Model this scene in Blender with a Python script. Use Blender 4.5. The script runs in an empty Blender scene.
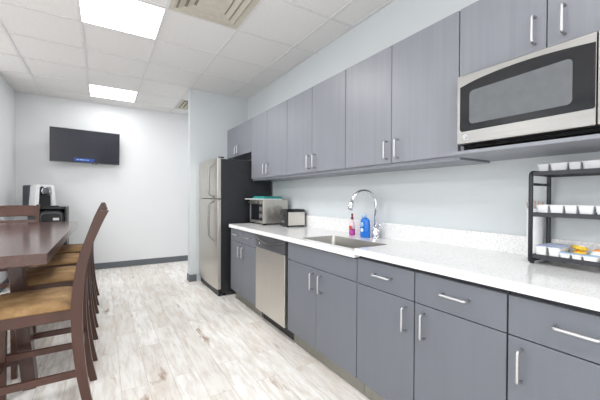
import bpy, bmesh, math, random
from mathutils import Vector, Matrix
random.seed(7)
S = bpy.context.scene
COL = S.collection
PI = math.pi

# ------------------------------------------------------------------ helpers
class MB:
    """collects shapes in world coordinates; build() links them as ONE mesh object"""
    def __init__(self):
        self.bm = bmesh.new()
    def _merge(self, tmp, smooth=False):
        for f in tmp.faces:
            f.smooth = smooth
        me = bpy.data.meshes.new('scratch')
        tmp.to_mesh(me); tmp.free()
        self.bm.from_mesh(me)
        bpy.data.meshes.remove(me)
    def box(self, x0, x1, y0, y1, z0, z1, bev=0, seg=2, M=None, smooth=False):
        t = bmesh.new()
        r = bmesh.ops.create_cube(t, size=1)
        for v in t.verts:
            v.co = Vector((x0+(v.co.x+.5)*(x1-x0), y0+(v.co.y+.5)*(y1-y0), z0+(v.co.z+.5)*(z1-z0)))
        if bev:
            bmesh.ops.bevel(t, geom=t.edges[:], offset=bev, segments=seg, profile=.5, affect='EDGES')
        if M is not None:
            bmesh.ops.transform(t, matrix=M, verts=t.verts)
        self._merge(t, smooth)
        return self
    def prism(self, poly, axis, a0, a1, bev=0, seg=2, M=None, smooth=False):
        """poly: 2D points; axis 'x': (y,z), 'y': (x,z), 'z': (x,y)"""
        t = bmesh.new()
        def P(p, a):
            return {'x': (a, p[0], p[1]), 'y': (p[0], a, p[1]), 'z': (p[0], p[1], a)}[axis]
        A = [t.verts.new(P(p, a0)) for p in poly]
        B = [t.verts.new(P(p, a1)) for p in poly]
        n = len(poly)
        t.faces.new(A); t.faces.new(B[::-1])
        for i in range(n):
            t.faces.new((A[i], B[i], B[(i+1) % n], A[(i+1) % n]))
        bmesh.ops.recalc_face_normals(t, faces=t.faces)
        if bev:
            bmesh.ops.bevel(t, geom=t.edges[:], offset=bev, segments=seg, profile=.5, affect='EDGES')
        if M is not None:
            bmesh.ops.transform(t, matrix=M, verts=t.verts)
        self._merge(t, smooth)
        return self
    def tube(self, pts, r, n=10, closed=False, caps=True, smooth=True):
        t = bmesh.new()
        P = [Vector(p) for p in pts]
        m = len(P)
        R = r if isinstance(r, (list, tuple)) else [r]*m
        rings = []; up = None
        for i in range(m):
            a = P[(i-1) % m] if (closed or i > 0) else P[i]
            b = P[(i+1) % m] if (closed or i < m-1) else P[i]
            d = (b-a).normalized()
            if up is None:
                up = Vector((0, 0, 1)) if abs(d.z) < .9 else Vector((1, 0, 0))
            s = d.cross(up).normalized(); up = s.cross(d).normalized()
            rings.append([t.verts.new(P[i]+R[i]*(math.cos(2*PI*k/n)*s+math.sin(2*PI*k/n)*up)) for k in range(n)])
        for i in range(m if closed else m-1):
            A, B = rings[i], rings[(i+1) % m]
            for k in range(n):
                t.faces.new((A[k], A[(k+1) % n], B[(k+1) % n], B[k]))
        if caps and not closed:
            t.faces.new(rings[0][::-1]); t.faces.new(rings[-1])
        bmesh.ops.recalc_face_normals(t, faces=t.faces)
        self._merge(t, smooth)
        return self
    def strip(self, pts, wdir, w, h, hdirs=None):
        """rectangular section swept along pts; w along wdir, h along hdirs"""
        t = bmesh.new(); rings = []
        P = [Vector(p) for p in pts]
        wd = Vector(wdir).normalized()
        for i, p in enumerate(P):
            a = P[max(0, i-1)]; b = P[min(len(P)-1, i+1)]
            d = (b-a).normalized()
            hh = (hdirs if hdirs is not None else d.cross(wd)); hh = Vector(hh).normalized()
            ww = wd if hdirs is None else d.cross(hh).normalized()
            rings.append([t.verts.new(p+ww*sx*w/2+hh*sy*h/2) for sx, sy in ((-1, -1), (1, -1), (1, 1), (-1, 1))])
        for A, B in zip(rings, rings[1:]):
            for k in range(4):
                t.faces.new((A[k], A[(k+1) % 4], B[(k+1) % 4], B[k]))
        t.faces.new(rings[0][::-1]); t.faces.new(rings[-1])
        bmesh.ops.recalc_face_normals(t, faces=t.faces)
        self._merge(t, False)
        return self
    def lathe(self, prof, c, n=20, axis='z', smooth=True, M=None, sx=1, sy=1):
        t = bmesh.new(); c = Vector(c); rings = []
        for r, h in prof:
            ring = []
            for k in range(n):
                a = 2*PI*k/n; u, v = r*math.cos(a)*sx, r*math.sin(a)*sy
                q = {'z': (u, v, h), 'x': (h, u, v), 'y': (u, h, v)}[axis]
                ring.append(t.verts.new(c+Vector(q)))
            rings.append(ring)
        for A, B in zip(rings, rings[1:]):
            for k in range(n):
                t.faces.new((A[k], A[(k+1) % n], B[(k+1) % n], B[k]))
        t.faces.new(rings[0][::-1]); t.faces.new(rings[-1])
        bmesh.ops.recalc_face_normals(t, faces=t.faces)
        if M is not None:
            bmesh.ops.transform(t, matrix=M, verts=t.verts)
        self._merge(t, smooth)
        return self
    def frustum(self, cx, cy, z0, z1, a0, b0, a1, b1, wall=.002, bev=.004):
        """open-topped tapered rectangular tub: half sizes a (x), b (y)"""
        t = bmesh.new()
        def ring(a, b, z):
            k = min(a, b)*.28; out = []
            for sx, sy, st in ((1, 1, 0), (-1, 1, 1), (-1, -1, 2), (1, -1, 3)):
                for q in range(4):
                    an = st*PI/2+q/3*PI/2
                    out.append(t.verts.new((cx+sx*(a-k)+k*math.cos(an), cy+sy*(b-k)+k*math.sin(an), z)))
            return out
        R = [ring(a0, b0, z0), ring(a1, b1, z1), ring(a1+.003, b1+.003, z1), ring(a1+.003, b1+.003, z1+.003),
             ring(a1-wall, b1-wall, z1+.003), ring(a0-wall, b0-wall, z0+wall)]
        n = len(R[0])
        for A, B in zip(R, R[1:]):
            for k in range(n):
                t.faces.new((A[k], A[(k+1) % n], B[(k+1) % n], B[k]))
        t.faces.new(R[0][::-1]); t.faces.new(R[-1])
        bmesh.ops.recalc_face_normals(t, faces=t.faces)
        self._merge(t, False)
        return self
    def build(self, name, m, parent=None):
        me = bpy.data.meshes.new(name)
        self.bm.to_mesh(me); self.bm.free()
        o = bpy.data.objects.new(name, me); COL.objects.link(o)
        me.materials.append(m)
        if parent is not None:
            off = Vector((0, 0, 0)); p = parent
            while p is not None:
                off += p.location; p = p.parent
            o.parent = parent
            me.transform(Matrix.Translation(-off))
        else:
            # put the origin at the base centre of the shape
            vs = [v.co for v in me.vertices]
            lo = Vector([min(v[i] for v in vs) for i in range(3)]); hi = Vector([max(v[i] for v in vs) for i in range(3)])
            b = Vector(((lo.x+hi.x)/2, (lo.y+hi.y)/2, lo.z))
            me.transform(Matrix.Translation(-b)); o.location = b
        return o

def thing(name, label, cat, loc, group=None):
    o = bpy.data.objects.new(name, None); COL.objects.link(o)
    o.empty_display_size = .05
    o.location = loc; o['label'] = label; o['category'] = cat
    if group: o['group'] = group
    return o
def tag(o, label, cat, group=None):
    o['label'] = label; o['category'] = cat
    if group: o['group'] = group
    return o
def struct(name, mb, m):
    o = mb.build(name, m); o['kind'] = 'structure'; return o
def copy_tree(o, parent=None):
    c = o.copy(); COL.objects.link(c)
    if parent is not None: c.parent = parent
    for ch in list(o.children): copy_tree(ch, c)
    return c
def fillet(pts, r, n=5):
    P = [Vector(p) for p in pts]; out = [P[0]]
    for i in range(1, len(P)-1):
        a = (P[i-1]-P[i]); b = (P[i+1]-P[i]); k = min(r, a.length*.49, b.length*.49)
        A = P[i]+a.normalized()*k; B = P[i]+b.normalized()*k
        for j in range(n+1):
            t = j/n; out.append((1-t)**2*A+2*t*(1-t)*P[i]+t*t*B)
    out.append(P[-1]); return out

# ------------------------------------------------------------------ materials
def new_mat(name):
    m = bpy.data.materials.new(name); m.use_nodes = True
    nt = m.node_tree; b = nt.nodes['Principled BSDF']
    return m, nt, b
def lin(c):
    return tuple(((x/12.92) if x <= .04045 else ((x+.055)/1.055)**2.4) for x in c)
def rgb(h):
    h = h.lstrip('#'); return lin(tuple(int(h[i:i+2], 16)/255 for i in (0, 2, 4)))+(1,)
def coords(nt, scale, rot=(0, 0, 0), src='Object'):
    tc = nt.nodes.new('ShaderNodeTexCoord'); mp = nt.nodes.new('ShaderNodeMapping')
    mp.inputs['Scale'].default_value = scale; mp.inputs['Rotation'].default_value = rot
    nt.links.new(tc.outputs[src], mp.inputs['Vector']); return mp.outputs['Vector']
def noise(nt, vec, scale, detail=3, rough=.55):
    n = nt.nodes.new('ShaderNodeTexNoise'); n.inputs['Scale'].default_value = scale
    n.inputs['Detail'].default_value = detail; n.inputs['Roughness'].default_value = rough
    nt.links.new(vec, n.inputs['Vector']); return n.outputs['Fac']
def ramp(nt, fac, stops):
    r = nt.nodes.new('ShaderNodeValToRGB'); e = r.color_ramp.elements
    while len(e) < len(stops): e.new(.5)
    for el, (p, c) in zip(e, stops): el.position = p; el.color = c
    nt.links.new(fac, r.inputs['Fac']); return r.outputs['Color']
def mixc(nt, fac, a, b, mode='MIX'):
    m = nt.nodes.new('ShaderNodeMix'); m.data_type = 'RGBA'; m.blend_type = mode
    for s, v in ((m.inputs[0], fac), (m.inputs[6], a), (m.inputs[7], b)):
        if isinstance(v, (int, float, tuple)): s.default_value = v
        else: nt.links.new(v, s)
    return m.outputs[2]
def bump(nt, b, h, strength, dist=.002):
    n = nt.nodes.new('ShaderNodeBump'); n.inputs['Strength'].default_value = strength; n.inputs['Distance'].default_value = dist
    nt.links.new(h, n.inputs['Height']); nt.links.new(n.outputs['Normal'], b.inputs['Normal'])
def simple(name, col, rough=.5, metal=0, var=.06, scale=(8, 8, 8), coat=0, spec=.5):
    m, nt, b = new_mat(name)
    c = rgb(col) if isinstance(col, str) else col
    f = noise(nt, coords(nt, scale), 3)
    lo = tuple(x*(1-var) for x in c[:3])+(1,); hi = tuple(min(1, x*(1+var)) for x in c[:3])+(1,)
    nt.links.new(ramp(nt, f, [(.3, lo), (.7, hi)]), b.inputs['Base Color'])
    b.inputs['Roughness'].default_value = rough; b.inputs['Metallic'].default_value = metal
    b.inputs['Coat Weight'].default_value = coat; b.inputs['Specular IOR Level'].default_value = spec
    return m
def glow(name, col, strength):
    m, nt, b = new_mat(name)
    b.inputs['Base Color'].default_value = rgb(col)
    b.inputs['Emission Color'].default_value = rgb(col); b.inputs['Emission Strength'].default_value = strength
    return m
def grainy(name, c0, c1, scale, rough=.45, bumps=.05, coat=0, spec=.4):
    m, nt, b = new_mat(name)
    v = coords(nt, scale)
    f = noise(nt, v, 1.0, 5, .6)
    nt.links.new(ramp(nt, f, [(.25, rgb(c0)), (.75, rgb(c1))]), b.inputs['Base Color'])
    b.inputs['Roughness'].default_value = rough; b.inputs['Coat Weight'].default_value = coat
    b.inputs['Coat Roughness'].default_value = .12; b.inputs['Specular IOR Level'].default_value = spec
    if bumps: bump(nt, b, f, bumps, .001)
    return m
def steel(name, col, rough, stretch=(2, 2, 160)):
    m, nt, b = new_mat(name)
    f = noise(nt, coords(nt, stretch), 2, 3)
    c = rgb(col); lo = tuple(x*.9 for x in c[:3])+(1,)
    nt.links.new(ramp(nt, f, [(.3, lo), (.7, c)]), b.inputs['Base Color'])
    b.inputs['Metallic'].default_value = 1; b.inputs['Roughness'].default_value = rough
    return m

M = {}
# painted walls
def wall_mat(name, col):
    m, nt, b = new_mat(name)
    v = coords(nt, (1, 1, 1)); f = noise(nt, v, 180, 2); g = noise(nt, v, 1.3, 2)
    c = rgb(col); lo = tuple(x*.965 for x in c[:3])+(1,)
    nt.links.new(ramp(nt, g, [(.3, lo), (.7, c)]), b.inputs['Base Color'])
    b.inputs['Roughness'].default_value = .42; b.inputs['Specular IOR Level'].default_value = .35
    bump(nt, b, f, .08, .001); return m
M['wall'] = wall_mat('wall_paint', '#e8eaec')
M['wall_blue'] = wall_mat('wall_paint_cool', '#d2d8db')
# acoustic ceiling tile
m, nt, b = new_mat('acoustic_tile')
v = coords(nt, (1, 1, 1)); f = noise(nt, v, 110, 3, .7); f2 = noise(nt, v, 40, 2)
nt.links.new(ramp(nt, f, [(.30, rgb('#cfcfce')), (.48, rgb('#ededec')), (.8, rgb('#f2f2f1'))]), b.inputs['Base Color'])
b.inputs['Roughness'].default_value = .95; bump(nt, b, f, .35, .004); M['tile'] = m
M['tbar'] = simple('ceiling_grid_white', '#e2e2e2', .5)
# whitewashed plank floor
m, nt, b = new_mat('whitewashed_planks')
vec = coords(nt, (1, 1, 1), (0, 0, PI/2))
br = nt.nodes.new('ShaderNodeTexBrick'); nt.links.new(vec, br.inputs['Vector'])
br.offset = .37; br.inputs['Scale'].default_value = 1
br.inputs['Brick Width'].default_value = .92; br.inputs['Row Height'].default_value = .152
br.inputs['Mortar Size'].default_value = .0016; br.inputs['Mortar Smooth'].default_value = .3
br.inputs['Color1'].default_value = rgb('#eae6e1'); br.inputs['Color2'].default_value = rgb('#faf9f7'); br.inputs['Mortar'].default_value = rgb('#c4bdb4')
cell = nt.nodes.new('ShaderNodeTexBrick'); nt.links.new(vec, cell.inputs['Vector'])
cell.offset = .37; cell.inputs['Scale'].default_value = 1
cell.inputs['Brick Width'].default_value = .92; cell.inputs['Row Height'].default_value = .152; cell.inputs['Mortar Size'].default_value = 0
cell.inputs['Color1'].default_value = (0, 0, 0, 1); cell.inputs['Color2'].default_value = (1, 1, 1, 1)
# shift the grain per plank so that it breaks at every joint
comb = nt.nodes.new('ShaderNodeVectorMath'); comb.operation = 'MULTIPLY_ADD'
nt.links.new(cell.outputs['Color'], comb.inputs[0]); comb.inputs[1].default_value = (13, 13, 13)
tc = nt.nodes.new('ShaderNodeTexCoord'); nt.links.new(tc.outputs['Object'], comb.inputs[2])
def grain(sc, scale, det, rg=.6):
    mp = nt.nodes.new('ShaderNodeMapping'); mp.inputs['Scale'].default_value = sc
    nt.links.new(comb.outputs[0], mp.inputs['Vector']); return noise(nt, mp.outputs['Vector'], scale, det, rg)
g1 = grain((20, 2.6, 1), 1.4, 7, .7)
g2 = grain((7, 1.5, 1), 1.4, 5, .6)
g3 = grain((13, 3.0, 1), .7, 6, .65)
c1 = mixc(nt, ramp(nt, g1, [(.44, (0, 0, 0, 1)), (.72, (.75, .75, .75, 1))]), br.outputs['Color'], rgb('#bfb2a3'))
c2 = mixc(nt, ramp(nt, g2, [(.5, (0, 0, 0, 1)), (.74, (.6, .6, .6, 1))]), c1, rgb('#cfc4b7'))
c3 = mixc(nt, ramp(nt, g3, [(.615, (0, 0, 0, 1)), (.71, (.85, .85, .85, 1))]), c2, rgb('#98795f'))
nt.links.new(c3, b.inputs['Base Color'])
b.inputs['Roughness'].default_value = .4; b.inputs['Specular IOR Level'].default_value = .4
bump(nt, b, g1, .12, .002); M['floor'] = m
M['base'] = simple('rubber_cove_base', '#62676c', .5)
# cabinets
M['cab_up'] = grainy('grey_wood_laminate', '#80838b', '#898c94', (40, 40, 1.1), .36, .02)
M['cab_lo'] = grainy('slate_laminate', '#696d75', '#6c7078', (30, 30, 1.5), .42, .01)
M['cab_in'] = simple('cabinet_carcass_dark', '#3a3c42', .7)  # dark colour stands in for the shade in gaps between the fronts
M['kick'] = simple('toe_kick_grey', '#85837b', .6)
# quartz
m, nt, b = new_mat('white_quartz')
v = coords(nt, (1, 1, 1)); f = noise(nt, v, 150, 3, .7); g = noise(nt, v, 60, 2)
a = ramp(nt, f, [(.33, rgb('#c2c2c4')), (.43, rgb('#e9e9ea')), (.6, rgb('#f3f3f3'))])
nt.links.new(a, b.inputs['Base Color']); b.inputs['Roughness'].default_value = .16; b.inputs['Specular IOR Level'].default_value = .5
M['quartz'] = m
M['steel'] = steel('brushed_steel', '#9b9a98', .34, (2, 2, 140))
M['steel_v'] = steel('brushed_steel_upright', '#d9d5ce', .38, (120, 120, 2))
M['sink'] = steel('sink_steel', '#d6d4d0', .33, (60, 3, 3))
M['chrome'] = steel('polished_chrome', '#e2e4e8', .07)
M['handle'] = steel('satin_nickel', '#cfd0d3', .4)
M['blackglass'] = simple('black_glass', '#16181d', .1, spec=.5)
M['window'] = simple('microwave_screen', '#63676b', .42, spec=.25)
M['black'] = simple('black_plastic', '#1b1c20', .4)
M['fridge_side'] = simple('fridge_black_side', '#24262b', .42, var=.12)
M['dwpanel'] = simple('dishwasher_panel', '#4b4c50', .3)
M['gap'] = simple('dark_void', '#0d0d0e', .8)
M['rack'] = simple('black_wire_metal', '#2b2d33', .4)
M['wood'] = grainy('mahogany_stain', '#3d261f', '#53352b', (14, 14, 1.6), .36, .04, coat=.1)
M['table'] = grainy('mahogany_top', '#452e29', '#614640', (22, 1.6, 22), .22, .03, coat=.5)
M['table_leg'] = grainy('dark_table_leg', '#3a2825', '#4f3733', (14, 14, 1.6), .3, .04, coat=.2)
m, nt, b = new_mat('tan_suede')
v = coords(nt, (1, 1, 1)); f = noise(nt, v, 9, 4, .6); g = noise(nt, v, 120, 2)
nt.links.new(ramp(nt, f, [(.25, rgb('#63492f')), (.52, rgb('#8f7049')), (.8, rgb('#b5956c'))]), b.inputs['Base Color'])
b.inputs['Roughness'].default_value = .8; bump(nt, b, g, .2, .001); M['suede'] = m
M['white'] = simple('white_plastic', '#eceeee', .35)
M['whitegrey'] = simple('white_stoneware', '#e6e9ec', .3)
M['silver'] = simple('silver_plastic', '#e2e4e6', .28)
M['darkgrey'] = simple('charcoal_plastic', '#41454c', .4)
M['vent'] = simple('beige_vent_metal', '#cfcabd', .5)
M['vent_in'] = simple('beige_vent_shadow', '#8f8a7b', .6)
M['screen'] = simple('tv_screen', '#33333c', .12, spec=.45)
M['blue'] = simple('plain_blue', '#26489a', .3)
M['bluelid'] = grainy('blue_foil_lid', '#4d76c6', '#eef2f8', (75, 75, 75), .35, 0)
M['teal'] = simple('teal_cloth', '#2f9a97', .8)
M['yellow'] = simple('yellow_packet', '#f0c33c', .4, var=.25, scale=(40, 40, 40))
M['orange'] = simple('orange_packet', '#ec8f3f', .4, var=.2, scale=(40, 40, 40))
M['red'] = simple('red_packet', '#c9503c', .4)
M['birch'] = simple('birch_sticks', '#d0a88a', .7)
M['pinkliq'] = simple('pink_soap', '#b23f97', .15, var=.15)
M['pinkclear'] = simple('pale_bottle_plastic', '#e3cbd3', .12)
M['burgundy'] = simple('burgundy_cap', '#7b2440', .3)
M['blueliq'] = simple('blue_soap', '#1671d2', .15, var=.2, scale=(30, 30, 30))
M['lightblue'] = simple('label_pale_blue', '#a9cdf2', .3)
M['lamp'] = glow('troffer_glow', '#ffffff', 10.0)
M['ventmark'] = simple('vent_grey', '#99968f', .4, .4)
M['mark'] = simple('emblem_grey', '#6e7176', .3, .6)

# ------------------------------------------------------------------ setting
W, H, YB, YR, XR = 1.9276, 2.7528, 6.22, 4.645, 1.058
XL, YF, XH = -3.2, -2.4, 3.4
struct('floor', MB().box(XL-.1, XH+.1, YF-.1, YB+.1, -.05, 0), M['floor'])
struct('ceiling', MB().box(XL-.1, XH+.1, YF-.1, YB+.1, H+.006, H+.06), M['tile'])
struct('wall_back', MB().box(XL-.1, XH+.1, YB, YB+.1, 0, H+.01), M['wall'])
struct('wall_right', MB().box(W, W+.12, YF, YR, 0, H+.01), M['wall_blue'])
struct('wall_end', MB().box(XR, W+.12, YR, YR+.13, 0, H+.01), M['wall_blue'])
struct('wall_hall', MB().box(XH, XH+.1, YR, YB, 0, H+.01), M['wall'])
struct('wall_hall_near', MB().box(W+.12, XH+.1, YR, YR+.13, 0, H+.01), M['wall'])
struct('wall_rear', MB().box(XL-.1, W+.12, YF-.1, YF, 0, H+.01), M['wall'])
struct('wall_left', MB().box(XL-.1, XL, YF, YB, 0, H+.01), M['wall'])
struct('wall_left_return', MB().box(XL, -1.095, 5.30, YB, 0, H+.01), M['wall'])
def basebd(name, x0, x1, y0, y1):
    struct(name, MB().box(x0, x1, y0, y1, 0, .102, .003, 1), M['base'])
basebd('baseboard_back', -1.085, XH, YB-.010, YB)
basebd('baseboard_end', XR-.010, 1.15, YR-.010, YR)
basebd('baseboard_end_side', XR-.010, XR, YR, YR+.14)
basebd('baseboard_left', -1.095, -1.085, 5.30, YB-.01)
T = .6096; GX, GY = -.1618, 2.7904
tb = MB(); k = -6
while GX+k*T < XH:
    x = GX+k*T
    if x > XL: tb.box(x-.012, x+.012, YF, YB, H, H+.0058)
    k += 1
k = -9
while GY+k*T < YB:
    y = GY+k*T
    if y > YF: tb.box(XL, XH, y-.012, y+.012, H+.0006, H+.0058)
    k += 1
struct('trim_1', tb, M['tbar'])
tr = MB()
tr.box(-1.095, XH, YB-.022, YB, H-.001, H+.0057); tr.box(W-.022, W, YF, YR, H-.001, H+.0057)
tr.box(XR, W-.022, YR-.022, YR, H-.001, H+.0057); tr.box(XR-.022, XR, YR-.022, YR+.15, H-.001, H+.0057)
tr.box(-1.095, -1.073, 5.3, YB-.022, H-.001, H+.0057)
struct('trim_2', tr, M['tbar'])

def troffer(i, j, label):
    x0, y0 = GX+i*T, GY+j*T
    t = thing('ceiling_light', label, 'ceiling light', (x0+T/2, y0+T/2, H), 'square ceiling lights')
    fr = MB(); e = .004; w = .008
    fr.box(x0+e, x0+T-e, y0+e, y0+e+w, H+.001, H+.0056); fr.box(x0+e, x0+T-e, y0+T-e-w, y0+T-e, H+.001, H+.0056)
    fr.box(x0+e, x0+e+w, y0+e+w, y0+T-e-w, H+.001, H+.0056); fr.box(x0+T-e-w, x0+T-e, y0+e+w, y0+T-e-w, H+.001, H+.0056)
    fr.build('frame', M['tbar'], t)
    MB().box(x0+e+w, x0+T-e-w, y0+e+w, y0+T-e-w, H+.003, H+.0056).build('diffuser', M['lamp'], t)
troffer(0, 0, 'large glowing square ceiling light nearest the camera, at the top left of the photo')
troffer(0, 4, 'farther glowing square ceiling light just in front of the television wall')

def air_vent(i, j, label):
    x0, y0 = GX+i*T, GY+j*T; cx, cy = x0+T/2, y0+T/2
    t = thing('ceiling_vent', label, 'vent', (cx, cy, H), 'square air diffusers in the ceiling')
    MB().box(x0+.013, x0+T-.013, y0+.013, y0+T-.013, H+.004, H+.0056).build('backing', M['vent_in'], t)
    def ring(mb, a, b, za, zb):           # sloped square ring from half size a (low) to b (high)
        tm = bmesh.new()
        A = [tm.verts.new((cx+sx*a, cy+sy*a, za)) for sx, sy in ((-1, -1), (1, -1), (1, 1), (-1, 1))]
        B = [tm.verts.new((cx+sx*b, cy+sy*b, zb)) for sx, sy in ((-1, -1), (1, -1), (1, 1), (-1, 1))]
        for q in range(4): tm.faces.new((A[q], A[(q+1) % 4], B[(q+1) % 4], B[q]))
        mb._merge(tm)
    f = MB(); ring(f, .292, .262, H-.002, H-.002); ring(f, .262, .245, H-.002, H+.003); f.build('frame', M['vent'], t)
    for a in (.232, .172):
        l = MB(); ring(l, a, a-.042, H-.010, H+.003); ring(l, a, a-.008, H-.010, H-.010); l.build('louver', M['vent'], t)
    MB().box(cx-.112, cx+.112, cy-.112, cy+.112, H-.011, H-.007).build('center_plate', M['vent'], t)
air_vent(1, -1, 'beige square air diffuser at the top of the photo beside the near ceiling light')
air_vent(2, 4, 'beige square air diffuser partly hidden behind the end wall by the fridge')

# ------------------------------------------------------------------ handles, cabinets
def pull(door, x, y, z, vertical=True, L=.118, r=.0055, out=.034):
    h = L/2
    if vertical: P = [(x, y, z-h), (x-out, y, z-h), (x-out, y, z+h), (x, y, z+h)]
    else: P = [(x, y-h, z), (x-out, y-h, z), (x-out, y+h, z), (x, y+h, z)]
    return MB().tube(fillet(P, .012), r, 10).build('handle', M['handle'], door)

XD = W-.625           # face of the base doors
XU = W-.325           # face of the wall cabinet doors
ZD0, ZD1, ZM = .122, .848, .705
def base_cabinet(y0, y1, label, doors, drawers, ztop=.8755):
    """doors: list of (ya, yb, handle_y or None); drawers: list of (ya, yb, handle_y or None)"""
    t = thing('base_cabinet', label, 'cabinet', ((XD+W)/2, (y0+y1)/2, 0), 'grey base cabinets under the counters')
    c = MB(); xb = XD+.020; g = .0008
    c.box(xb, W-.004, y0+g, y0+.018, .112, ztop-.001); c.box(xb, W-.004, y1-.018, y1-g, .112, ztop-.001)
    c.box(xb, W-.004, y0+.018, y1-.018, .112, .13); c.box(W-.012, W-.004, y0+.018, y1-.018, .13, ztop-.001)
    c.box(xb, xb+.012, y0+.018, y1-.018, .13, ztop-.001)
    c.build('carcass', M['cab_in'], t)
    MB().box(XD+.065, XD+.08, y0+g, y1-g, 0, .1115).build('toe_kick', M['kick'], t)
    q = .0022
    zt = min(ZD1+.006, ztop-.012)
    for ya, yb, hy in doors:
        d = MB().box(XD, XD+.019, ya+q, yb-q, ZD0, ZM-q, .0012, 1).build('door', M['cab_lo'], t)
        if hy is not None: pull(d, XD, hy, .606)
    for ya, yb, hy in drawers:
        d = MB().box(XD, XD+.019, ya+q, yb-q, ZM+q, zt, .0012, 1).build('drawer' if hy is not None else 'false_front', M['cab_lo'], t)
        if hy is not None: pull(d, XD, hy, .788, False)
    return t
base_cabinet(2.908, 3.640, 'grey base cabinet with two small drawers and two doors, between fridge and dishwasher',
             [(2.908, 3.28, 3.225), (3.28, 3.640, 3.33)], [(2.908, 3.28, 3.10), (3.28, 3.640, 3.455)], .856)
base_cabinet(1.431, 2.268, 'wide grey sink cabinet with two doors and a blank front, beside the dishwasher',
             [(1.431, 1.858, 1.795), (1.858, 2.268, 1.895)], [(1.431, 2.268, None)], .856)
base_cabinet(1.016, 1.429, 'grey drawer and door base cabinet right beside the sink cabinet',
             [(1.016, 1.429, 1.066)], [(1.016, 1.429, 1.220)])
base_cabinet(.595, 1.014, 'grey drawer and door base cabinet, second to the right of the sink cabinet',
             [(.595, 1.014, .957)], [(.595, 1.014, .802)])
base_cabinet(.176, .593, 'grey drawer and door base cabinet under the snack rack, rightmost in the photo',
             [(.176, .593, .545)], [(.176, .593, .384)])

def wall_cabinet(y0, y1, z0, z1, split, handles, zh, label, xback=W-.003):
    t = thing('wall_cabinet', label, 'cabinet', ((XU+W)/2, (y0+y1)/2, z0), 'grey wall cabinets on the right wall')
    c = MB().box(XU+.020, xback, y0+.0008, y1-.0008, z0, z1-.001)
    c.build('carcass', M['cab_up'], t)
    q = .0022
    for (ya, yb), hy in zip(((y0, split), (split, y1)), handles):
        d = MB().box(XU, XU+.019, ya+q, yb-q, z0+(.022 if z0 < 1.5 else .001), z1, .0012, 1).build('door', M['cab_up'], t)
        pull(d, XU, hy, zh, True, .116)
    return t
ZU0, ZU1 = 1.4235, 2.2126
wall_cabinet(3.730, 4.640, 1.79, ZU1, 4.205, (4.16, 4.25), 1.870, 'short grey two-door wall cabinet above the fridge')
wall_cabinet(2.820, 3.728, ZU0, ZU1, 3.282, (3.235, 3.325), 1.540, 'tall grey two-door wall cabinet above the toaster oven, beside the fridge')
wall_cabinet(1.902, 2.818, ZU0, ZU1, 2.364, (2.312, 2.405), 1.540, 'tall grey two-door wall cabinet above the toaster and left of the faucet')
wall_cabinet(.980, 1.900, ZU0, ZU1, 1.440, (1.385, 1.476), 1.533, 'tall grey two-door wall cabinet above the faucet, directly left of the microwave')
wall_cabinet(.176, .978, 1.832, ZU1, .590, (.528, .633), 1.950, 'short grey two-door wall cabinet above the microwave')

# ------------------------------------------------------------------ counters
XC = W-.648
t = thing('countertop', 'white speckled quartz counter with the sink cut out, from the fridge to the step', 'countertop', ((XC+W)/2, 2.55, .8565))
SX0, SX1, SY0, SY1 = 1.345, 1.675, 1.505, 2.130
c = MB(); z0, z1 = .8565, .8945; ya, yb = 1.4300, 3.645
c.box(XC, SX0, ya, yb, z0, z1); c.box(SX1, W-.001, ya, yb, z0, z1); c.box(SX0, SX1, ya, SY0, z0, z1); c.box(SX0, SX1, SY1, yb, z0, z1)
c.build('slab', M['quartz'], t)
MB().box(W-.020, W-.001, ya, yb, z1, 1.018, .001, 1).build('backsplash', M['quartz'], t)
t = thing('countertop', 'white speckled quartz counter on the right, one step higher, carrying the snack rack', 'countertop', ((XC+W)/2, .8, .876))
MB().box(XC, W-.001, .10, 1.4296, .876, .914, .0015, 1).build('slab', M['quartz'], t)
MB().box(W-.020, W-.001, .10, 1.4296, .914, 1.018, .001, 1).build('backsplash', M['quartz'], t)

# sink
t = thing('sink', 'stainless steel undermount sink bowl below the chrome faucet', 'sink', ((SX0+SX1)/2, (SY0+SY1)/2, .66))
b_ = bmesh.new()
def rr(x0, x1, y0, y1, r, z, n=5):
    out = []
    for cx, cy, a in ((x1-r, y1-r, 0), (x0+r, y1-r, PI/2), (x0+r, y0+r, PI), (x1-r, y0+r, 1.5*PI)):
        for q in range(n): out.append(b_.verts.new((cx+r*math.cos(a+q/(n-1)*PI/2), cy+r*math.sin(a+q/(n-1)*PI/2), z)))
    return out
e = .008
R = [rr(SX0+.0005, SX1-.0005, SY0+.0005, SY1-.0005, .012, .8938), rr(SX0+.003, SX1-.003, SY0+.003, SY1-.003, .02, .8938),
     rr(SX0+.012, SX1-.012, SY0+.012, SY1-.012, .05, .69), rr(SX0+.035, SX1-.035, SY0+.035, SY1-.035, .05, .665)]
for A, B in zip(R, R[1:]):
    for k in range(len(A)): b_.faces.new((A[k], A[(k+1) % len(A)], B[(k+1) % len(A)], B[k]))
b_.faces.new(R[-1]); bmesh.ops.recalc_face_normals(b_, faces=b_.faces)
s = MB(); s._merge(b_, False); s.build('bowl', M['sink'], t)
MB().lathe([(.001, 0), (.042, 0), (.045, .002), (.03, .004), (.001, .002)], (1.5175, 1.82, .6655), 20).build('drain', M['chrome'], t)

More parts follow.
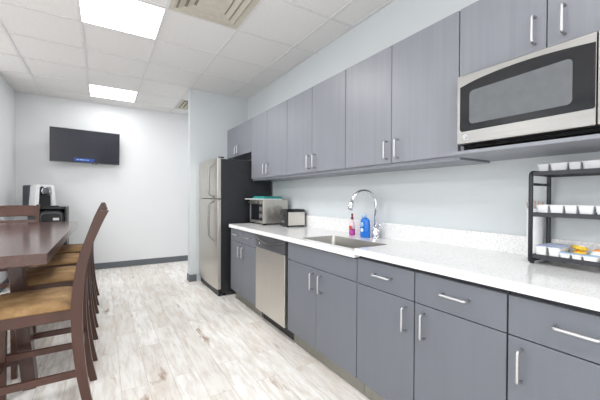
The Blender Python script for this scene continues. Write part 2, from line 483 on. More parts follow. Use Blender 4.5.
# faucet
fx, fy = 1.85, 1.815
t = thing('faucet', 'chrome gooseneck kitchen faucet arching over the sink', 'faucet', (fx, fy, .8950))
MB().lathe([(.030, 0), (.030, .006), (.025, .012), (.024, .075), (.019, .086), (.012, .092)], (fx, fy, .8950), 20).build('body', M['chrome'], t)
dx, dy = -.93, .37; pts = [(fx, fy, .975)]; r = .099; zc = 1.172
pts.append((fx, fy, zc))
for k in range(1, 13):
    a = PI*k/12*.95; q = r-r*math.cos(a)
    pts.append((fx+dx*q, fy+dy*q, zc+r*math.sin(a)))
MB().tube(pts, .0125, 14).build('spout', M['chrome'], t)
p1 = Vector(pts[-1]); dd = (p1-Vector(pts[-2])).normalized(); 
hp = [p1, p1+dd*.012, p1+dd*.02, p1+dd*.045, p1+dd*.070]
MB().tube(hp, [.013, .013, .0165, .0175, .020], 14).build('spray_head', M['chrome'], t)
hb = [(fx+.0, fy-.016, .955), (fx, fy-.045, .957)]
hn = MB(); hn.tube(hb, [.019, .018], 14); hn.tube([(fx, fy-.036, .968), (fx-.004, fy-.045, .99), (fx-.008, fy-.060, 1.012)], [.008, .007, .006], 10)
hn.build('lever', M['chrome'], t)

# ------------------------------------------------------------------ dishwasher
t = thing('dishwasher', 'stainless steel dishwasher with dark control strip, under the left counter', 'appliance', (1.6, 2.585, 0))
y0, y1 = 2.288, 2.891
MB().box(XD+.03, W-.02, y0+.006, y1-.006, .10, .845).build('tub', M['gap'], t)
MB().box(XD+.075, XD+.09, y0, y1, 0, .10).build('toe_kick', M['black'], t)
MB().box(XD-.012, XD+.029, y0+.014, y1-.002, .118, .727, .004, 2).build('door', M['steel_v'], t)
cp = MB().box(XD-.012, XD+.029, y0+.014, y1-.002, .730, .846, .004, 2).build('control_panel', M['dwpanel'], t)
pts = []
for k in range(17):
    a = k/16; y = y1-.035-a*(y1-y0-.07)
    pts.append((XD-.016-.022*math.sin(PI*a), y, .826-.030*math.sin(PI*a)))
MB().strip(pts, (0, 0, 1), .016, .010).build('handle', M['steel'], t)
MB().lathe([(.001, 0), (.010, 0), (.010, .002), (.001, .002)], (XD-.0138, 2.80, .772), 16, 'x').build('emblem', M['silver'], t)

# ------------------------------------------------------------------ fridge
FX, FY0, FY1, FZ = 1.165, 3.765, 4.595, 1.692
t = thing('refrigerator', 'stainless top-freezer refrigerator with black sides against the end wall', 'refrigerator', (1.5, 4.16, 0))
bd = MB().box(FX+.062, W-.03, FY0, FY1, .03, FZ-.012, .006, 2)
bd.build('body', M['fridge_side'], t)
MB().box(FX+.03, FX+.062, FY0+.01, FY1-.01, .004, .085, .003, 1).build('base_grille', M['black'], t)
for y in (FY0+.06, FY1-.06):
    for x in (FX+.12, W-.12): MB().lathe([(.02, 0), (.02, .032)], (x, y, 0), 12).build('foot', M['black'], t)
def fdoor(name, z0, z1):
    # gently rounded front, prism in plan
    P = [(FX+.058, FY0), (FX+.058, FY1)]
    for k in range(11):
        a = k/10; y = FY1-a*(FY1-FY0); e = abs(2*a-1)
        P.append((FX+.012*e**6+.004*e*e, y))
    return MB().prism(P, 'z', z0, z1, .003, 1).build(name, M['steel_v'], t)
fz = fdoor('freezer_door', 1.197, FZ)
fr = fdoor('fridge_door', .09, 1.185)
def fhandle(door, za, zb, flip):
    y = FY0+.085
    P = [(FX+.004, y, za), (FX-.055, y+.03, za+(.05 if zb > za else -.05)), (FX-.06, y+.03, (za+zb)/2), (FX-.055, y+.03, zb-(.03 if zb > za else -.03)), (FX+.004, y+.02, zb)]
    MB().tube(fillet(P, .05, 6), .013, 10).build('handle', M['steel'], door)
fhandle(fz, 1.63, 1.215, 0)
fhandle(fr, .68, 1.165, 0)
MB().box(FX+.03, FX+.10, FY0+.01, FY0+.06, FZ, FZ+.014, .004, 2).build('hinge_cover', M['black'], t)

# ------------------------------------------------------------------ microwave + shelf
MX, MY0, MY1, MZ0, MZ1 = 1.512, .178, .934, 1.482, 1.826
t = thing('microwave', 'stainless steel microwave with black window mounted under the cabinets', 'microwave', (1.72, .556, MZ0))
MB().box(MX+.034, W-.004, MY0+.001, MY1-.001, MZ0, MZ1+.004, .003, 1).build('case', M['black'], t)
yd = .402                                                                # door / control split
dr = MB().box(MX, MX+.033, yd+.0015, MY1, MZ0+.003, MZ1, .004, 2).build('door', M['steel'], t)
# black arched glass and the grey window in it (thin slabs on the door face)
ga, gb = MY1-.018, yd+.004
P = [(ga-.008, 1.546), (gb+.006, 1.547), (gb, 1.553)]
top = []
for k in range(13):
    a = k/12; y = gb+a*(ga-gb)
    top.append((y, 1.778+.022*math.sin(PI*min(1, .12+a*.88))-.012*a**8))
P += top; P.append((ga, 1.556))
MB().prism(P, 'x', MX-.0022, MX+.002).build('glass', M['blackglass'], dr)
wa, wb = ga-.048, gb+.066
P = []
def arc2(cy, cz, r, a0):
    return [(cy+r*math.cos(a0+q/5*PI/2), cz+r*math.sin(a0+q/5*PI/2)) for q in range(6)]
r = .018
P += arc2(wa-r, 1.738-r, r, 0)+arc2(wb+r, 1.752-r, r, PI/2)+arc2(wb+r, 1.578+r, r, PI)+arc2(wa-r, 1.578+r, r, 1.5*PI)
MB().prism(P, 'x', MX-.0032, MX-.0022).build('window', M['window'], dr)
em = MB().lathe([(.001, 0), (.0165, 0), (.0165, .002), (.001, .002)], (MX-.002, .889, 1.514), 24, 'x').build('emblem', M['silver'], dr)
e2 = MB()
def circ(cy, cz, r, n=20): return [(MX-.0025, cy+r*math.cos(2*PI*k/n), cz+r*math.sin(2*PI*k/n)) for k in range(n)]
e2.tube(circ(.889, 1.514, .0132), .0009, 6, closed=True)
e2.tube([(MX-.0025, .889+.006*math.cos(a*.5+.6)+.001, 1.514+.006*math.sin(a*.5+.6)) for a in range(11)]+[(MX-.0025, .893, 1.514)], .0011, 6)
e2.tube([(MX-.0025, .884+.0035*math.cos(a*.5+1.0), 1.5165+.0028*math.sin(a*.5+1.0)) for a in range(9)], .0011, 6)
e2.tube([(MX-.0025, .884+.0045*math.cos(a*.5+1.0), 1.511+.0032*math.sin(a*.5+1.0)) for a in range(9)], .0011, 6)
e2.build('emblem_script', M['mark'], em)
cpn = MB().box(MX, MX+.033, MY0, yd-.0015, MZ0+.003, MZ1, .004, 2).build('control_panel', M['steel'], t)
MB().box(MX-.002, MX+.002, MY0+.02, yd-.03, 1.56, 1.77, .001, 1).build('keypad', M['blackglass'], cpn)
vt = MB()
vt.box(MX+.05, W-.05, MY0+.05, MY1-.05, MZ0-.012, MZ0-.0005)
vt.build('underside_vent', M['gap'], t)

t = thing('wall_shelf', 'thin grey laminate shelf right below the microwave', 'shelf', (1.72, .57, 1.435))
MB().box(1.495, W-.003, .172, .968, 1.434, 1.4505, .001, 1).build('board', M['cab_up'], t)
MB().box(1.62, W-.004, .960, .9775, 1.4508, 1.829, .001, 1).build('side_panel', M['cab_up'], t)

# ------------------------------------------------------------------ toaster oven, trays, toaster
OX0, OX1, OY0, OY1, OZ0, OZ1 = 1.545, 1.865, 3.255, 3.640, .8950, 1.185
t = thing('toaster_oven', 'stainless toaster oven on the counter beside the fridge', 'toaster oven', ((OX0+OX1)/2, (OY0+OY1)/2, OZ0))
for x in (OX0+.03, OX1-.03):
    for y in (OY0+.03, OY1-.03): MB().box(x-.02, x+.02, y-.02, y+.02, OZ0, OZ0+.022, .003, 1).build('foot', M['black'], t)
sh = MB()
zb = OZ0+.020
sh.box(OX0+.02, OX1, OY0, OY0+.012, zb, OZ1, .004, 2); sh.box(OX0+.02, OX1, OY1-.012, OY1, zb, OZ1, .004, 2)
sh.box(OX0+.02, OX1, OY0+.012, OY1-.012, OZ1-.012, OZ1, .003, 1); sh.box(OX0+.02, OX1, OY0+.012, OY1-.012, zb, zb+.02)
sh.box(OX1-.012, OX1, OY0+.012, OY1-.012, zb+.02, OZ1-.012)
sh.build('shell', M['steel_v'], t)
rg = MB(); cy_, cz_ = (OX0+OX1)/2+.02, (OZ0+OZ1)/2+.005
for rr_ in (.075, .055):
    pts = [(cy_+rr_*math.cos(2*PI*k/28), OY0-.001, cz_+rr_*.95*math.sin(2*PI*k/28)) for k in range(28)]
    rg.tube(pts, .004, 6, closed=True)
for q in range(5): rg.box(cy_-.045, cy_+.045, OY0-.003, OY0+.001, cz_-.032+q*.016-.0025, cz_-.032+q*.016+.0025)
rg.build('side_vent', M['ventmark'], t)
MB().box(OX0, OX0+.0195, OY0, OY0+.085, zb, OZ1, .003, 1).build('control_panel', M['steel_v'], t)
for q in range(3):
    MB().lathe([(.017, -.022), (.02, -.002), (.02, 0)], (OX0, OY0+.043, OZ0+.07+q*.078), 16, 'x').build('knob', M['black'], t)
d = MB()
d.box(OX0, OX0+.0195, OY0+.088, OY1, zb, zb+.03, .002, 1); d.box(OX0, OX0+.0195, OY0+.088, OY1, OZ1-.05, OZ1, .002, 1)
d.box(OX0, OX0+.0195, OY0+.088, OY0+.108, zb+.03, OZ1-.05); d.box(OX0, OX0+.0195, OY1-.02, OY1, zb+.03, OZ1-.05)
d = d.build('door', M['steel_v'], t)
MB().box(OX0+.006, OX0+.012, OY0+.108, OY1-.02, zb+.03, OZ1-.05).build('glass', M['blackglass'], d)
MB().tube(fillet([(OX0+.002, OY0+.115, OZ1-.03), (OX0-.035, OY0+.115, OZ1-.03), (OX0-.035, OY1-.03, OZ1-.03), (OX0+.002, OY1-.03, OZ1-.03)], .015), .008, 10).build('handle', M['steel'], d)

tag(MB().box(OX0-.05, OX0+.26, OY0+.02, OY1+.04, OZ1+.001, OZ1+.013, .005, 2).build('baking_tray', M['silver']),
    'flat silver tray lying on top of the toaster oven', 'tray')
cl = MB()
for q, (a, b2, w) in enumerate(((0, .34, .20), (.01, .33, .19), (.03, .31, .17))):
    cl.box(OX0+.03+a*.1, OX0+.27, OY0+.03+a, OY0+.03+b2, OZ1+.0135+q*.009, OZ1+.0225+q*.009, .004, 2)
tag(cl.build('folded_towel', M['teal']), 'teal folded cloth on the tray above the toaster oven', 'towel')

TX, TY = 1.783, 3.00
t = thing('toaster', 'small black and silver two-slot toaster against the backsplash', 'toaster', (TX, TY, .8950))
L2, D2, hh = .112, .088, .190
z0 = .8950
for sx in (-1, 1):
    for sy in (-1, 1): MB().lathe([(.010, 0), (.012, .008)], (TX+sx*(L2-.02), TY+sy*(D2-.02), z0), 10).build('foot', M['black'], t)
b2 = MB()
Pp = [(TY-D2, z0+.008), (TY+D2, z0+.008), (TY+D2, z0+hh-.03), (TY+D2-.012, z0+hh-.008), (TY+D2-.03, z0+hh), (TY-D2+.03, z0+hh), (TY-D2+.012, z0+hh-.008), (TY-D2, z0+hh-.03)]
b2.prism(Pp, 'x', TX-L2, TX+L2, .003, 1); b2.build('body', M['black'], t)
MB().box(TX-L2+.016, TX+L2-.010, TY-D2-.004, TY-D2+.002, z0+.018, z0+hh-.028, .002, 1).build('side_plate', M['steel_v'], t)
for s_ in (-1, 1):
    MB().box(TX-L2+.03, TX+L2-.03, TY+s_*.035-.013, TY+s_*.035+.013, z0+hh-.004, z0+hh+.0012).build('slot', M['gap'], t)
MB().box(TX-L2-.022, TX-L2, TY-.018, TY+.018, z0+.115, z0+.132, .003, 2).build('lever', M['darkgrey'], t)
for q in range(3): MB().lathe([(.012, -.012), (.014, 0)], (TX-L2, TY+.03*(q-1), z0+.055), 14, 'x').build('knob', M['mark'], t)
for o in (t,): o.rotation_euler.z = math.radians(-4)

# ------------------------------------------------------------------ bottles by the faucet
bx, by, bz = 1.822, 2.065, .8950
t = thing('soap_bottle', 'clear pump-top bottle with pink soap behind the sink', 'bottle', (bx, by, bz))
MB().lathe([(.026, 0), (.030, .006), (.030, .055)], (bx, by, bz), 20, sx=.75).build('soap', M['pinkliq'], t)
MB().lathe([(.030, .055), (.030, .085), (.026, .105), (.014, .125), (.011, .135)], (bx, by, bz), 20, sx=.75).build('bottle_shell', M['pinkclear'], t)
MB().lathe([(.013, .135), (.013, .152), (.008, .156), (.0075, .172), (.010, .174), (.010, .184), (.004, .186)], (bx, by, bz), 16).build('cap', M['burgundy'], t)
lab = MB().lathe([(.0006, 0), (.018, 0), (.018, .003), (.0006, .003)], (0, 0, 0), 18, 'x', M=Matrix.Translation((bx-.0245, by-.004, bz+.066))).build('label_patch', M['red'], t)
bx, by = 1.812, 1.895
t = thing('detergent_jug', 'blue liquid detergent jug standing left of the faucet base', 'bottle', (bx, by, bz))
MB().lathe([(.040, 0), (.044, .006), (.045, .05), (.043, .10), (.040, .135), (.030, .152), (.018, .16)], (bx, by, bz), 22, sx=.7, sy=1.12).build('jug_body', M['blueliq'], t)
MB().lathe([(.019, .158), (.019, .180), (.016, .184)], (bx, by+.012, bz), 16).build('cap', M['lightblue'], t)
lp = MB()
lp.lathe([(.0006, 0), (.020, 0), (.020, .003), (.0006, .003)], (bx-.0335, by+.006, bz+.105), 18, 'x')
lp.build('label_patch', M['lightblue'], t)
MB().lathe([(.0006, 0), (.016, 0), (.016, .003), (.0006, .003)], (bx-.0335, by+.004, bz+.060), 18, 'x').build('label_patch', M['whitegrey'], t)

# ------------------------------------------------------------------ snack rack
RX0, RX1, RY0, RY1, RZ = 1.69, 1.905, .235, .690, 1.340
t = thing('wire_rack', 'black three-tier metal rack on the right counter', 'rack', ((RX0+RX1)/2, (RY0+RY1)/2, .9145))
r = .0095; zf = .9145
for y in (RY1-r, RY0+r):
    P = [(RX0+r, y, zf+r+.006), (RX0+r, y, RZ), (RX1-r, y, RZ), (RX1-r, y, zf+r+.006)]
    # closed side frame with rounded corners
    Q = fillet(P+[P[0]], .022, 4)
    MB().tube(Q, r, 10).build('side_frame', M['rack'], t)
    cr = MB().tube([(RX0+r, y, RZ-.055), (RX1-r, y, RZ-.055)], .0065, 8)
    cr.build('crossbar', M['rack'], t)
for y in (RY1-r, RY0+r):
    for x in (RX0+.03, RX1-.03): MB().lathe([(.009, 0), (.009, .0075)], (x, y, zf), 10).build('foot', M['rack'], t)
TIERS = [.951, 1.144, 1.333]
for z in TIERS:
    s_ = MB()
    x0, x1, y0, y1 = RX0+.004, RX1-.004, RY0+2*r, RY1-2*r
    rim = .010 if z > 1.3 else .011
    s_.box(x0, x0+.005, y0, y1, z-.009, z+rim, .001, 1); s_.box(x1-.005, x1, y0, y1, z-.009, z+rim, .001, 1)
    s_.box(x0+.005, x1-.005, y0, y0+.004, z-.009, z+rim); s_.box(x0+.005, x1-.005, y1-.004, y1, z-.009, z+rim)
    n = 16
    for k in range(n): 
        y = y0+(k+.5)*(y1-y0)/n
        s_.box(x0+.005, x1-.005, y-.004, y+.004, z-.003, z)
    for k in range(3):
        x = x0+(k+1)*(x1-x0)/4; s_.box(x-.004, x+.004, y0+.004, y1-.004, z-.007, z-.003)
    s_.build('shelf_tray', M['rack'], t)

def tub(x, y, z, a, b, h, label, group, mm=None):
    return tag(MB().frustum(x, y, z, z+h, a*.76, b*.76, a, b).build('condiment_bin', mm or M['whitegrey']), label, 'bin', group)
g = 'white condiment bins on the rack'
zt = TIERS[2]+.0006
xs = 1.745
names = ['small white tapered bin at the left end of the top rack tier', 'large white tapered bin second from the left on the top rack tier',
         'small white tapered bin third from the left on the top rack tier', 'large white tapered bin fourth from the left on the top rack tier']
for nm, (y, b, a) in zip(names, ((.643, .022, .022), (.583, .031, .034), (.528, .022, .022), (.470, .031, .034))):
    tub(1.745, y, zt, a, b, .040, nm, g)
zt = TIERS[1]+.0006
names = ['white tapered bin at the left end of the middle rack tier', 'white tapered bin second from the left on the middle rack tier',
         'white tapered bin third from the left on the middle rack tier', 'white tapered bin fourth from the left on the middle rack tier',
         'white tapered bin at the right end of the middle rack tier']
for nm, (y, b) in zip(names, ((.643, .023), (.590, .026), (.539, .022), (.488, .026), (.430, .028))):
    tub(1.742, y, zt, .026, b, .042, nm, g)
# creamers with blue lids
zt = TIERS[0]+.0006
pos = [('front left', 1.728, .643), ('front right', 1.728, .592), ('middle left', 1.783, .643), ('middle right', 1.783, .592), ('rear left', 1.838, .643), ('rear right', 1.838, .592)]
for nm, x, y in pos:
    q = thing('creamer_cup', 'blue-lidded creamer cup at the %s of its block on the bottom tier' % nm, 'creamer', (x, y, zt), 'blue-lidded creamer cups')
    MB().frustum(x, y, zt, zt+.044, .019, .018, .0235, .0215).build('cup', M['white'], q)
    MB().box(x-.0240, x+.0240, y-.0220, y+.0220, zt+.0475, zt+.0495, .0008, 1).build('lid', M['bluelid'], q)
pos = [('left', 1.718, .551, .020, .018), ('middle', 1.718, .511, .020, .017), ('right', 1.718, .466, .022, .024)]
for nm, x, y, a, b in pos:
    q = thing('milk_pot', 'small white milk pot, %s of three at the bottom tier front' % nm, 'milk pot', (x, y, zt), 'small white milk pots')
    MB().frustum(x, y, zt, zt+.026, a*.8, b*.8, a, b).build('pot', M['white'], q)
    MB().box(x-a-.003, x+a+.003, y-b-.003, y+b+.003, zt+.0295, zt+.031, .0006, 1).build('lid', M['lightblue'], q)
def pillow(x, y, z, a, b, h, rot, m, label, grp, stripe=None):
    q = thing('sweetener_packet', label, 'packet', (x, y, z), grp)
    t_ = MB(); tm = bmesh.new(); n = 6
    for s_ in (1, -1):
        V = [[tm.verts.new((x+a*(2*i/n-1), y+b*(2*j/n-1), z+h/2+s_*h/2*(max(0, 1-(2*i/n-1)**2)*max(0, 1-(2*j/n-1)**2))**.5)) for j in range(n+1)] for i in range(n+1)]
        for i in range(n):
            for j in range(n): tm.faces.new((V[i][j], V[i+1][j], V[i+1][j+1], V[i][j+1]))
    bmesh.ops.remove_doubles(tm, verts=tm.verts, dist=1e-5); bmesh.ops.recalc_face_normals(tm, faces=tm.faces)
    t_._merge(tm, True); t_.build('pouch', m, q)
    if stripe is not None: MB().box(x-a*.55, x+a*.55, y-b*.5, y+b*.5, z+h*.80, z+h*1.02, .001, 1).build('printed_panel', stripe, q)
    q.rotation_euler = rot; return q
pillow(1.795, .528, zt, .035, .028, .040, (0, .0, .3), M['yellow'], 'yellow sweetener packet behind the milk pots on the bottom rack tier', 'packets', M['red'])
pillow(1.790, .528, zt+.036, .028, .022, .026, (.1, -.1, .8), M['yellow'], 'yellow packet lying on top of another yellow packet', 'packets', M['white'])
pillow(1.795, .466, zt, .034, .026, .048, (0, -.0, .1), M['whitegrey'], 'white packet with orange print beside the yellow packets', 'packets', M['orange'])
pillow(1.775, .411, zt, .034, .025, .030, (0, 0, -.1), M['orange'], 'orange packet on the bottom rack tier right of the white one', 'packets', M['white'])
pillow(1.850, .425, zt, .030, .030, .045, (0, 0, .3), M['birch'], 'tan packet at the back right of the bottom rack tier', 'packets', M['white'])
# stirrer canister left of the rack
cx_, cy_ = 1.868, .7285
t = thing('stirrer_canister', 'tall white ribbed canister beside the left end of the rack', 'canister', (cx_, cy_, .9145))
pr_ = [(.030, 0)]
for k in range(18): pr_ += [(.0330+k*.0001, .003+k*.0135), (.0345+k*.0001, .010+k*.0135), (.0330+k*.0001, .0135+k*.0135)]
pr_ += [(.0370, .2545), (.0345, .2545), (.033, .18), (.001, .175)]
MB().lathe(pr_, (cx_, cy_, .9145), 24).build('canister_wall', M['white'], t)
sticks = [(-.02, .02), (-.01, -.015), (.004, .022), (.014, -.02), (.02, .008), (-.024, -.004), (.0, .0)]
for q, (dx_, dy_) in enumerate(sticks):
    s_ = MB().box(-.0035, .0035, -.001, .001, 0, .105+.008*(q % 3), .0006, 1)
    Mx = Matrix.Translation((cx_+dx_*.7, cy_+dy_*.7, 1.0945)) @ Matrix.Rotation(-dy_*6, 4, 'X') @ Matrix.Rotation(dx_*6, 4, 'Y') @ Matrix.Rotation(q*.7, 4, 'Z')
    bmesh.ops.transform(s_.bm, matrix=Mx, verts=s_.bm.verts)
    tag(s_.build('stir_stick', M['birch']), 'wooden stir stick standing in the white canister beside the rack', 'stir stick', 'stir sticks in the canister')

# ------------------------------------------------------------------ television
TW, TH = .915, .515
t = thing('television', 'flat black television mounted on the far wall', 'television', (-.212, 6.03, 1.735))
x0, x1, y, z0, z1 = -.212-TW/2, -.212+TW/2, 6.03, 1.735, 1.735+TH
MB().box(x0, x1, y-.002, y+.040, z0, z1, .004, 2).build('housing', M['black'], t)
MB().box(x0+.012, x1-.012, y-.0045, y-.0022, z0+.022, z1-.012).build('screen', M['screen'], t)
MB().box(x0, x1, y-.006, y-.002, z0, z0+.010, .001, 1).build('trim_bar', M['mark'], t)
lb = MB().box(x0+.30, x0+.56, y-.006, y-.0046, z0+.024, z0+.075, .0004, 1).build('blue_patch', M['blue'], t)  # flat blue patch with pale bars near the bottom of the screen
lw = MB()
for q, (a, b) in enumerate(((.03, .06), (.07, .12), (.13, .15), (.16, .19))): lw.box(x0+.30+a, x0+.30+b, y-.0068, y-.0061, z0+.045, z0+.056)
lw.build('patch_bars', M['lightblue'], lb)
MB().box(-.212-.1, -.212+.1, y+.040, YB-.006-.02, z0+.15, z0+.36, .004, 1).build('wall_mount', M['black'], t)
nb = MB(); nb.box(x0+.53, x0+.555, y-.003, y+.02, z0-.012, z0+.001, .002, 1); nb.box(x0+.575, x0+.60, y-.003, y+.02, z0-.012, z0+.001, .002, 1)
nb.build('sensor_foot', M['black'], t)
t.rotation_euler = (math.radians(4), 0, math.radians(8))

# ------------------------------------------------------------------ coffee corner
t = thing('coffee_stand', 'low black open cabinet carrying the coffee machine by the far wall', 'cabinet', (-.64, 5.80, 0))
x0, x1, y0, y1, zt = -.865, -.435, 5.62, 5.98, 1.062
MB().box(x0, x1, y0, y1, zt-.028, zt, .002, 1).build('top_board', M['black'], t)
MB().box(x0, x0+.075, y0+.002, y1, 0, zt-.029).build('side_panel', M['darkgrey'], t)
MB().box(x1-.022, x1, y0+.002, y1, 0, zt-.029).build('side_panel', M['black'], t)
MB().box(x0+.075, x1-.022, y1-.012, y1, .05, zt-.029).build('back_panel', M['gap'], t)
for z in (.08, .45, .80): MB().box(x0+.076, x1-.023, y0+.004, y1-.013, z, z+.02).build('shelf', M['black'], t)
# rounded appliance in the open bay
ax, ay, az = -.615, 5.78, .8205
t = thing('countertop_appliance', 'black rounded appliance with grey trim inside the coffee stand', 'appliance', (ax, ay, az))
P = fillet([(ax-.145, az+.004), (ax-.145, az+.19), (ax+.145, az+.19), (ax+.145, az+.004)], .09, 6)
MB().prism([(p.x, p.y) for p in [Vector((q[0], q[1], 0)) for q in P]], 'y', 5.66, 5.93, .006, 2).build('body', M['black'], t)
P2 = fillet([(ax-.12, 5.657, az+.03), (ax-.12, 5.657, az+.155), (ax+.12, 5.657, az+.155), (ax+.12, 5.657, az+.03)], .06, 6)
MB().tube(P2, .008, 8).build('trim_band', M['mark'], t)
MB().box(ax+.02, ax+.09, 5.652, 5.66, az+.05, az+.085, .003, 1).build('button_panel', M['silver'], t)
MB().box(ax-.10, ax+.10, 5.655, 5.92, az-.0002, az+.004).build('feet', M['gap'], t)

# coffee machine: built facing -y about its base, then turned towards the room
cx_, cy_, cz_ = -.765, 5.80, 1.0625
t = thing('coffee_machine', 'pod coffee machine with silver front and dark sides on the stand', 'coffee machine', (cx_, cy_, cz_))
hw, hd, hh = .135, .14, .315
MB().box(cx_-hw, cx_+hw, cy_-.01, cy_+hd, cz_, cz_+hh-.01, .02, 3).build('rear_body', M['darkgrey'], t)
def archpoly(w, top, bot, r):
    return [(p.x, p.y) for p in fillet([Vector((-w, bot, 0)), Vector((-w*.82, top, 0)), Vector((w*.82, top, 0)), Vector((w, bot, 0))], r, 5)]
out = archpoly(hw+.004, hh, .0, .04)
inn = archpoly(hw-.045, hh-.03, .0, .03)[::-1]
fp = MB()
poly = [(cx_+a, cz_+b) for a, b in out+inn]
tm = bmesh.new()
na = len(out)
A = [tm.verts.new((cx_+a, cy_-hd, cz_+b)) for a, b in out]; B = [tm.verts.new((cx_+a, cy_-hd, cz_+b)) for a, b in inn[::-1]]
A2 = [tm.verts.new((cx_+a, cy_-.011, cz_+b)) for a, b in out]; B2 = [tm.verts.new((cx_+a, cy_-.011, cz_+b)) for a, b in inn[::-1]]
for k in range(na-1):
    tm.faces.new((A[k], A[k+1], B[k+1], B[k])); tm.faces.new((A2[k], A2[k+1], B2[k+1], B2[k]))
    tm.faces.new((A[k], A[k+1], A2[k+1], A2[k])); tm.faces.new((B[k], B[k+1], B2[k+1], B2[k]))
for k in (0, na-1): tm.faces.new((A[k], B[k], B2[k], A2[k]))
bmesh.ops.recalc_face_normals(tm, faces=tm.faces)
fp._merge(tm); fp.build('front_frame', M['silver'], t)
MB().box(cx_-hw+.05, cx_+hw-.05, cy_-hd+.03, cy_-.0115, cz_+.012, cz_+.165, .004, 1).build('bay', M['black'], t)
hd_ = MB().lathe([(.03, -.05), (.048, -.045), (.052, 0), (.045, .06)], (cx_, cy_-hd+.045, cz_+.225), 20, 'y').build('brew_head', M['mark'], t)
MB().tube([(cx_+.052*math.cos(a*PI/8-.6), cy_-hd-.004, cz_+.225+.052*math.sin(a*PI/8-.6)) for a in range(13)], .007, 8).build('lever', M['chrome'], hd_)
MB().box(cx_-hw+.03, cx_+hw+.01, cy_-hd-.055, cy_-hd-.001, cz_, cz_+.016, .005, 2).build('drip_tray', M['black'], t)
t.rotation_euler.z = math.radians(38)

# ------------------------------------------------------------------ table
TX0, TX1, TY0, TY1 = -1.25, -.252, 2.16, 4.72
t = thing('dining_table', 'long counter-height dark wood table with glossy top, at the left', 'table', ((TX0+TX1)/2, (TY0+TY1)/2, 0))
MB().box(TX0, TX1, TY0, TY1, .850, .910, .003, 2).build('table_top', M['table'], t)
mx = (TX0+TX1)/2
for yy in (2.62, 4.04):
    for s_ in (1, -1):
        P = [(mx+s_*(.394), 0), (mx+s_*(.326), 0), (mx+s_*(.253), .848), (mx+s_*(.323), .848)]
        MB().prism(P, 'y', yy-.05, yy+.05, .003, 1).build('leg', M['table_leg'], t)
    MB().box(mx-.25, mx+.25, yy-.03, yy+.03, .79, .8495, .003, 1).build('crossbar', M['table_leg'], t)
    MB().box(mx-.305, mx+.305, yy-.022, yy+.022, .16, .23, .003, 1).build('crossbar', M['table_leg'], t)
MB().box(mx-.025, mx+.025, 2.645, 4.015, .165, .225, .003, 1).build('stretcher', M['table_leg'], t)

# ------------------------------------------------------------------ chairs (built facing -x around x=-.30, y=0)
CXX = -.30
POST = [(-.050, 0), (-.072, .10), (-.092, .22), (-.108, .36), (-.117, .52), (-.116, .65), (-.102, .80), (-.075, .93), (-.038, 1.03), (-.010, 1.095), (.012, 1.140)]
def xpost(z):
    for (a, za), (b, zb_) in zip(POST, POST[1:]):
        if za <= z <= zb_: return a+(b-a)*(z-za)/(zb_-za)
    return POST[-1][0]
t = thing('counter_chair', 'dark wood counter chair with tan seat nearest the camera, at the table side', 'chair', (CXX, 0, 0), 'counter chairs along the table')
chair0 = t
def smooth_post():
    # Catmull-Rom through POST
    P = [Vector((a, 0, b)) for a, b in POST]; out = []
    for i in range(len(P)-1):
        p0 = P[max(0, i-1)]; p1 = P[i]; p2 = P[i+1]; p3 = P[min(len(P)-1, i+2)]
        for k in range(4):
            u = k/4
            out.append(.5*((2*p1)+(p2-p0)*u+(2*p0-5*p1+4*p2-p3)*u*u+(3*p1-p0-3*p2+p3)*u**3))
    out.append(P[-1]); return out
SP = smooth_post()
for s_ in (-1, 1):
    pl = []; fr_, bk = [], []
    for i, p in enumerate(SP):
        w = .020+.006*math.sin(PI*min(1, p.z/1.16))
        fr_.append((p.x-w, p.z)); bk.append((p.x+w, p.z))
    pm = MB(); tm = bmesh.new(); yy0, yy1 = s_*.205-.0175, s_*.205+.0175
    rings = [[tm.verts.new((f_[0], yy0, f_[1])), tm.verts.new((b_2[0], yy0, b_2[1])), tm.verts.new((b_2[0], yy1, b_2[1])), tm.verts.new((f_[0], yy1, f_[1]))] for f_, b_2 in zip(fr_, bk)]
    for A, B in zip(rings, rings[1:]):
        for k in range(4): tm.faces.new((A[k], A[(k+1) % 4], B[(k+1) % 4], B[k]))
    tm.faces.new(rings[0][::-1]); tm.faces.new(rings[-1]); bmesh.ops.recalc_face_normals(tm, faces=tm.faces)
    for i, f_ in enumerate(tm.faces): pass
    pm._merge(tm); pm.build('back_post', M['wood'], t)
    MB().prism([(-.520+.006, 0), (-.485, 0), (-.478, .575), (-.520, .575)], 'y', s_*.200-.020, s_*.200+.020, .002, 1).build('front_leg', M['wood'], t)
ap = MB()
for s_ in (-1, 1): ap.box(-.479, -.142, s_*.200-.012, s_*.200+.012, .555, .612, .002, 1)
ap.box(-.512, -.488, -.18, .18, .555, .612, .002, 1); ap.box(-.132, -.108, -.186, .186, .555, .612, .002, 1)
ap.build('seat_apron', M['wood'], t)
# cushion: rounded pad
tm = bmesh.new(); nx, ny = 14, 14
def pad(u, v, top):
    x = -.528+u*(.388); half = .222-.010*u
    y = (2*v-1)*half
    e = (max(0, 1-abs(2*u-1)**6)*max(0, 1-abs(2*v-1)**6))**.5
    return (x, y, .613+(.010+.034*e if top else 0))
VT = [[tm.verts.new(pad(i/nx, j/ny, True)) for j in range(ny+1)] for i in range(nx+1)]
VB = [[tm.verts.new(pad(i/nx, j/ny, False)) for j in range(ny+1)] for i in range(nx+1)]
for i in range(nx):
    for j in range(ny):
        tm.faces.new((VT[i][j], VT[i+1][j], VT[i+1][j+1], VT[i][j+1])); tm.faces.new((VB[i][j], VB[i][j+1], VB[i+1][j+1], VB[i+1][j]))
for i in range(nx):
    tm.faces.new((VT[i][0], VB[i][0], VB[i+1][0], VT[i+1][0])); tm.faces.new((VT[i][ny], VT[i+1][ny], VB[i+1][ny], VB[i][ny]))
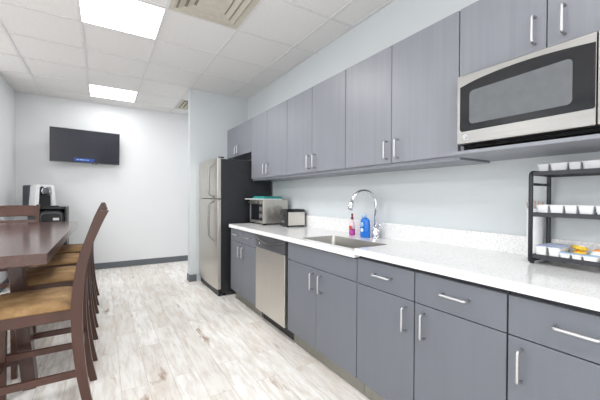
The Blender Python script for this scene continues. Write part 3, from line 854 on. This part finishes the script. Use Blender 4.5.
for j in range(ny):
    tm.faces.new((VT[0][j], VT[0][j+1], VB[0][j+1], VB[0][j])); tm.faces.new((VT[nx][j], VB[nx][j], VB[nx][j+1], VT[nx][j+1]))
bmesh.ops.recalc_face_normals(tm, faces=tm.faces)
cm = MB(); cm._merge(tm, True); cm.build('seat_cushion', M['suede'], t)
for name, zlo, zhi in (('top_rail', .985, 1.128), ('back_rail', .885, .945), ('back_rail', .770, .825)):
    zc_ = (zlo+zhi)/2; up_ = Vector((xpost(zhi)-xpost(zlo), 0, zhi-zlo)).normalized()
    pts = []
    for k in range(13):
        v_ = k/12*2-1; pts.append((xpost(zc_)+.009*(1-v_*v_), v_*.187, zc_+(.006*(1-v_*v_) if name == 'top_rail' else 0)))
    MB().strip(pts, (0, 0, 1), .022, zhi-zlo, up_).build(name, M['wood'], t)
for s_ in (-1, 1):
    MB().box(-.486, xpost(.25)-.016, s_*.200-.010, s_*.200+.010, .238, .275, .002, 1).build('stretcher', M['wood'], t)
MB().box(-.508, -.490, -.18, .18, .200, .245, .002, 1).build('stretcher', M['wood'], t)
MB().box(xpost(.33)-.010, xpost(.33)+.010, -.187, .187, .315, .350, .002, 1).build('stretcher', M['wood'], t)
lab = ['dark wood counter chair with tan seat, second from the camera along the table',
       'dark wood counter chair with tan seat, third from the camera along the table',
       'dark wood counter chair with tan seat, fourth and farthest along the table side']
for k in range(3):
    c = copy_tree(chair0); c.location = (CXX, 2.29+.70*(k+1), 0); c['label'] = lab[k]
c = copy_tree(chair0); c.location = (-.905, 4.925, 0); c.rotation_euler.z = PI/2; c.scale = (1, 1, .97)
c['label'] = 'dark wood chair at the far head of the table, in front of the coffee stand'
chair0.location = (CXX, 2.29, 0)

# ------------------------------------------------------------------ lights
def area(name, loc, sx, sy, power, rot=(0, 0, 0), col=(1, 1, 1)):
    l = bpy.data.lights.new(name, 'AREA'); l.shape = 'RECTANGLE'; l.size = sx; l.size_y = sy; l.energy = power; l.color = col
    o = bpy.data.objects.new(name, l); COL.objects.link(o); o.location = loc; o.rotation_euler = rot; return o
for i, j in ((0, -4), (0, -7), (-4, -1), (-4, -5), (-4, 2)):
    area('ceiling_fill', (GX+(i+.5)*T, GY+(j+.5)*T, H-.02), .56, .56, 9 if (i, j) == (0, -4) else 36)  # unseen fill lamps added at ceiling height, outside the view, to light the room
area('hall_fill', (2.6, 5.45, H-.02), .56, .56, 16)  # unseen fill lamp added in the hall behind the end wall
area('ceiling_fill', (GX+.5*T, GY+.5*T, H-.03), .56, .56, 18)  # strengthens the near ceiling light from just below its diffuser
# broad fill lamps added by the rear and left walls to brighten the room
area('broad_fill', (-1.0, YF+.05, 1.4), 3.4, 2.0, 34, (PI/2, 0, 0), (1, .995, .99))
area('broad_fill', (XL+.05, 1.2, 1.4), 3.4, 2.0, 22, (PI/2, 0, -PI/2), (1, .995, .99))

w = bpy.data.worlds.new('World'); S.world = w; w.use_nodes = True
w.node_tree.nodes['Background'].inputs['Color'].default_value = (1, 1, 1, 1)
w.node_tree.nodes['Background'].inputs['Strength'].default_value = .3

# ------------------------------------------------------------------ camera
yaw, pit, rol = .559, -.0097, .0049
s_, c_ = math.sin(yaw), math.cos(yaw)
F = Vector((s_*math.cos(pit), c_*math.cos(pit), math.sin(pit)))
r0 = Vector((c_, -s_, 0)); u0 = r0.cross(F)
Rv = r0*math.cos(rol)+u0*math.sin(rol); Uv = u0*math.cos(rol)-r0*math.sin(rol)
cam = bpy.data.cameras.new('Camera'); co = bpy.data.objects.new('Camera', cam); COL.objects.link(co)
mw = Matrix((Rv, Uv, -F)).transposed().to_4x4(); mw.translation = (0, 0, 1.2203)
co.matrix_world = mw
cam.sensor_width = 36; cam.lens = 315.95/600*36; cam.clip_start = .02
S.camera = co
S.view_settings.view_transform = 'Standard'; S.view_settings.look = 'None'
S.view_settings.exposure = 0.0
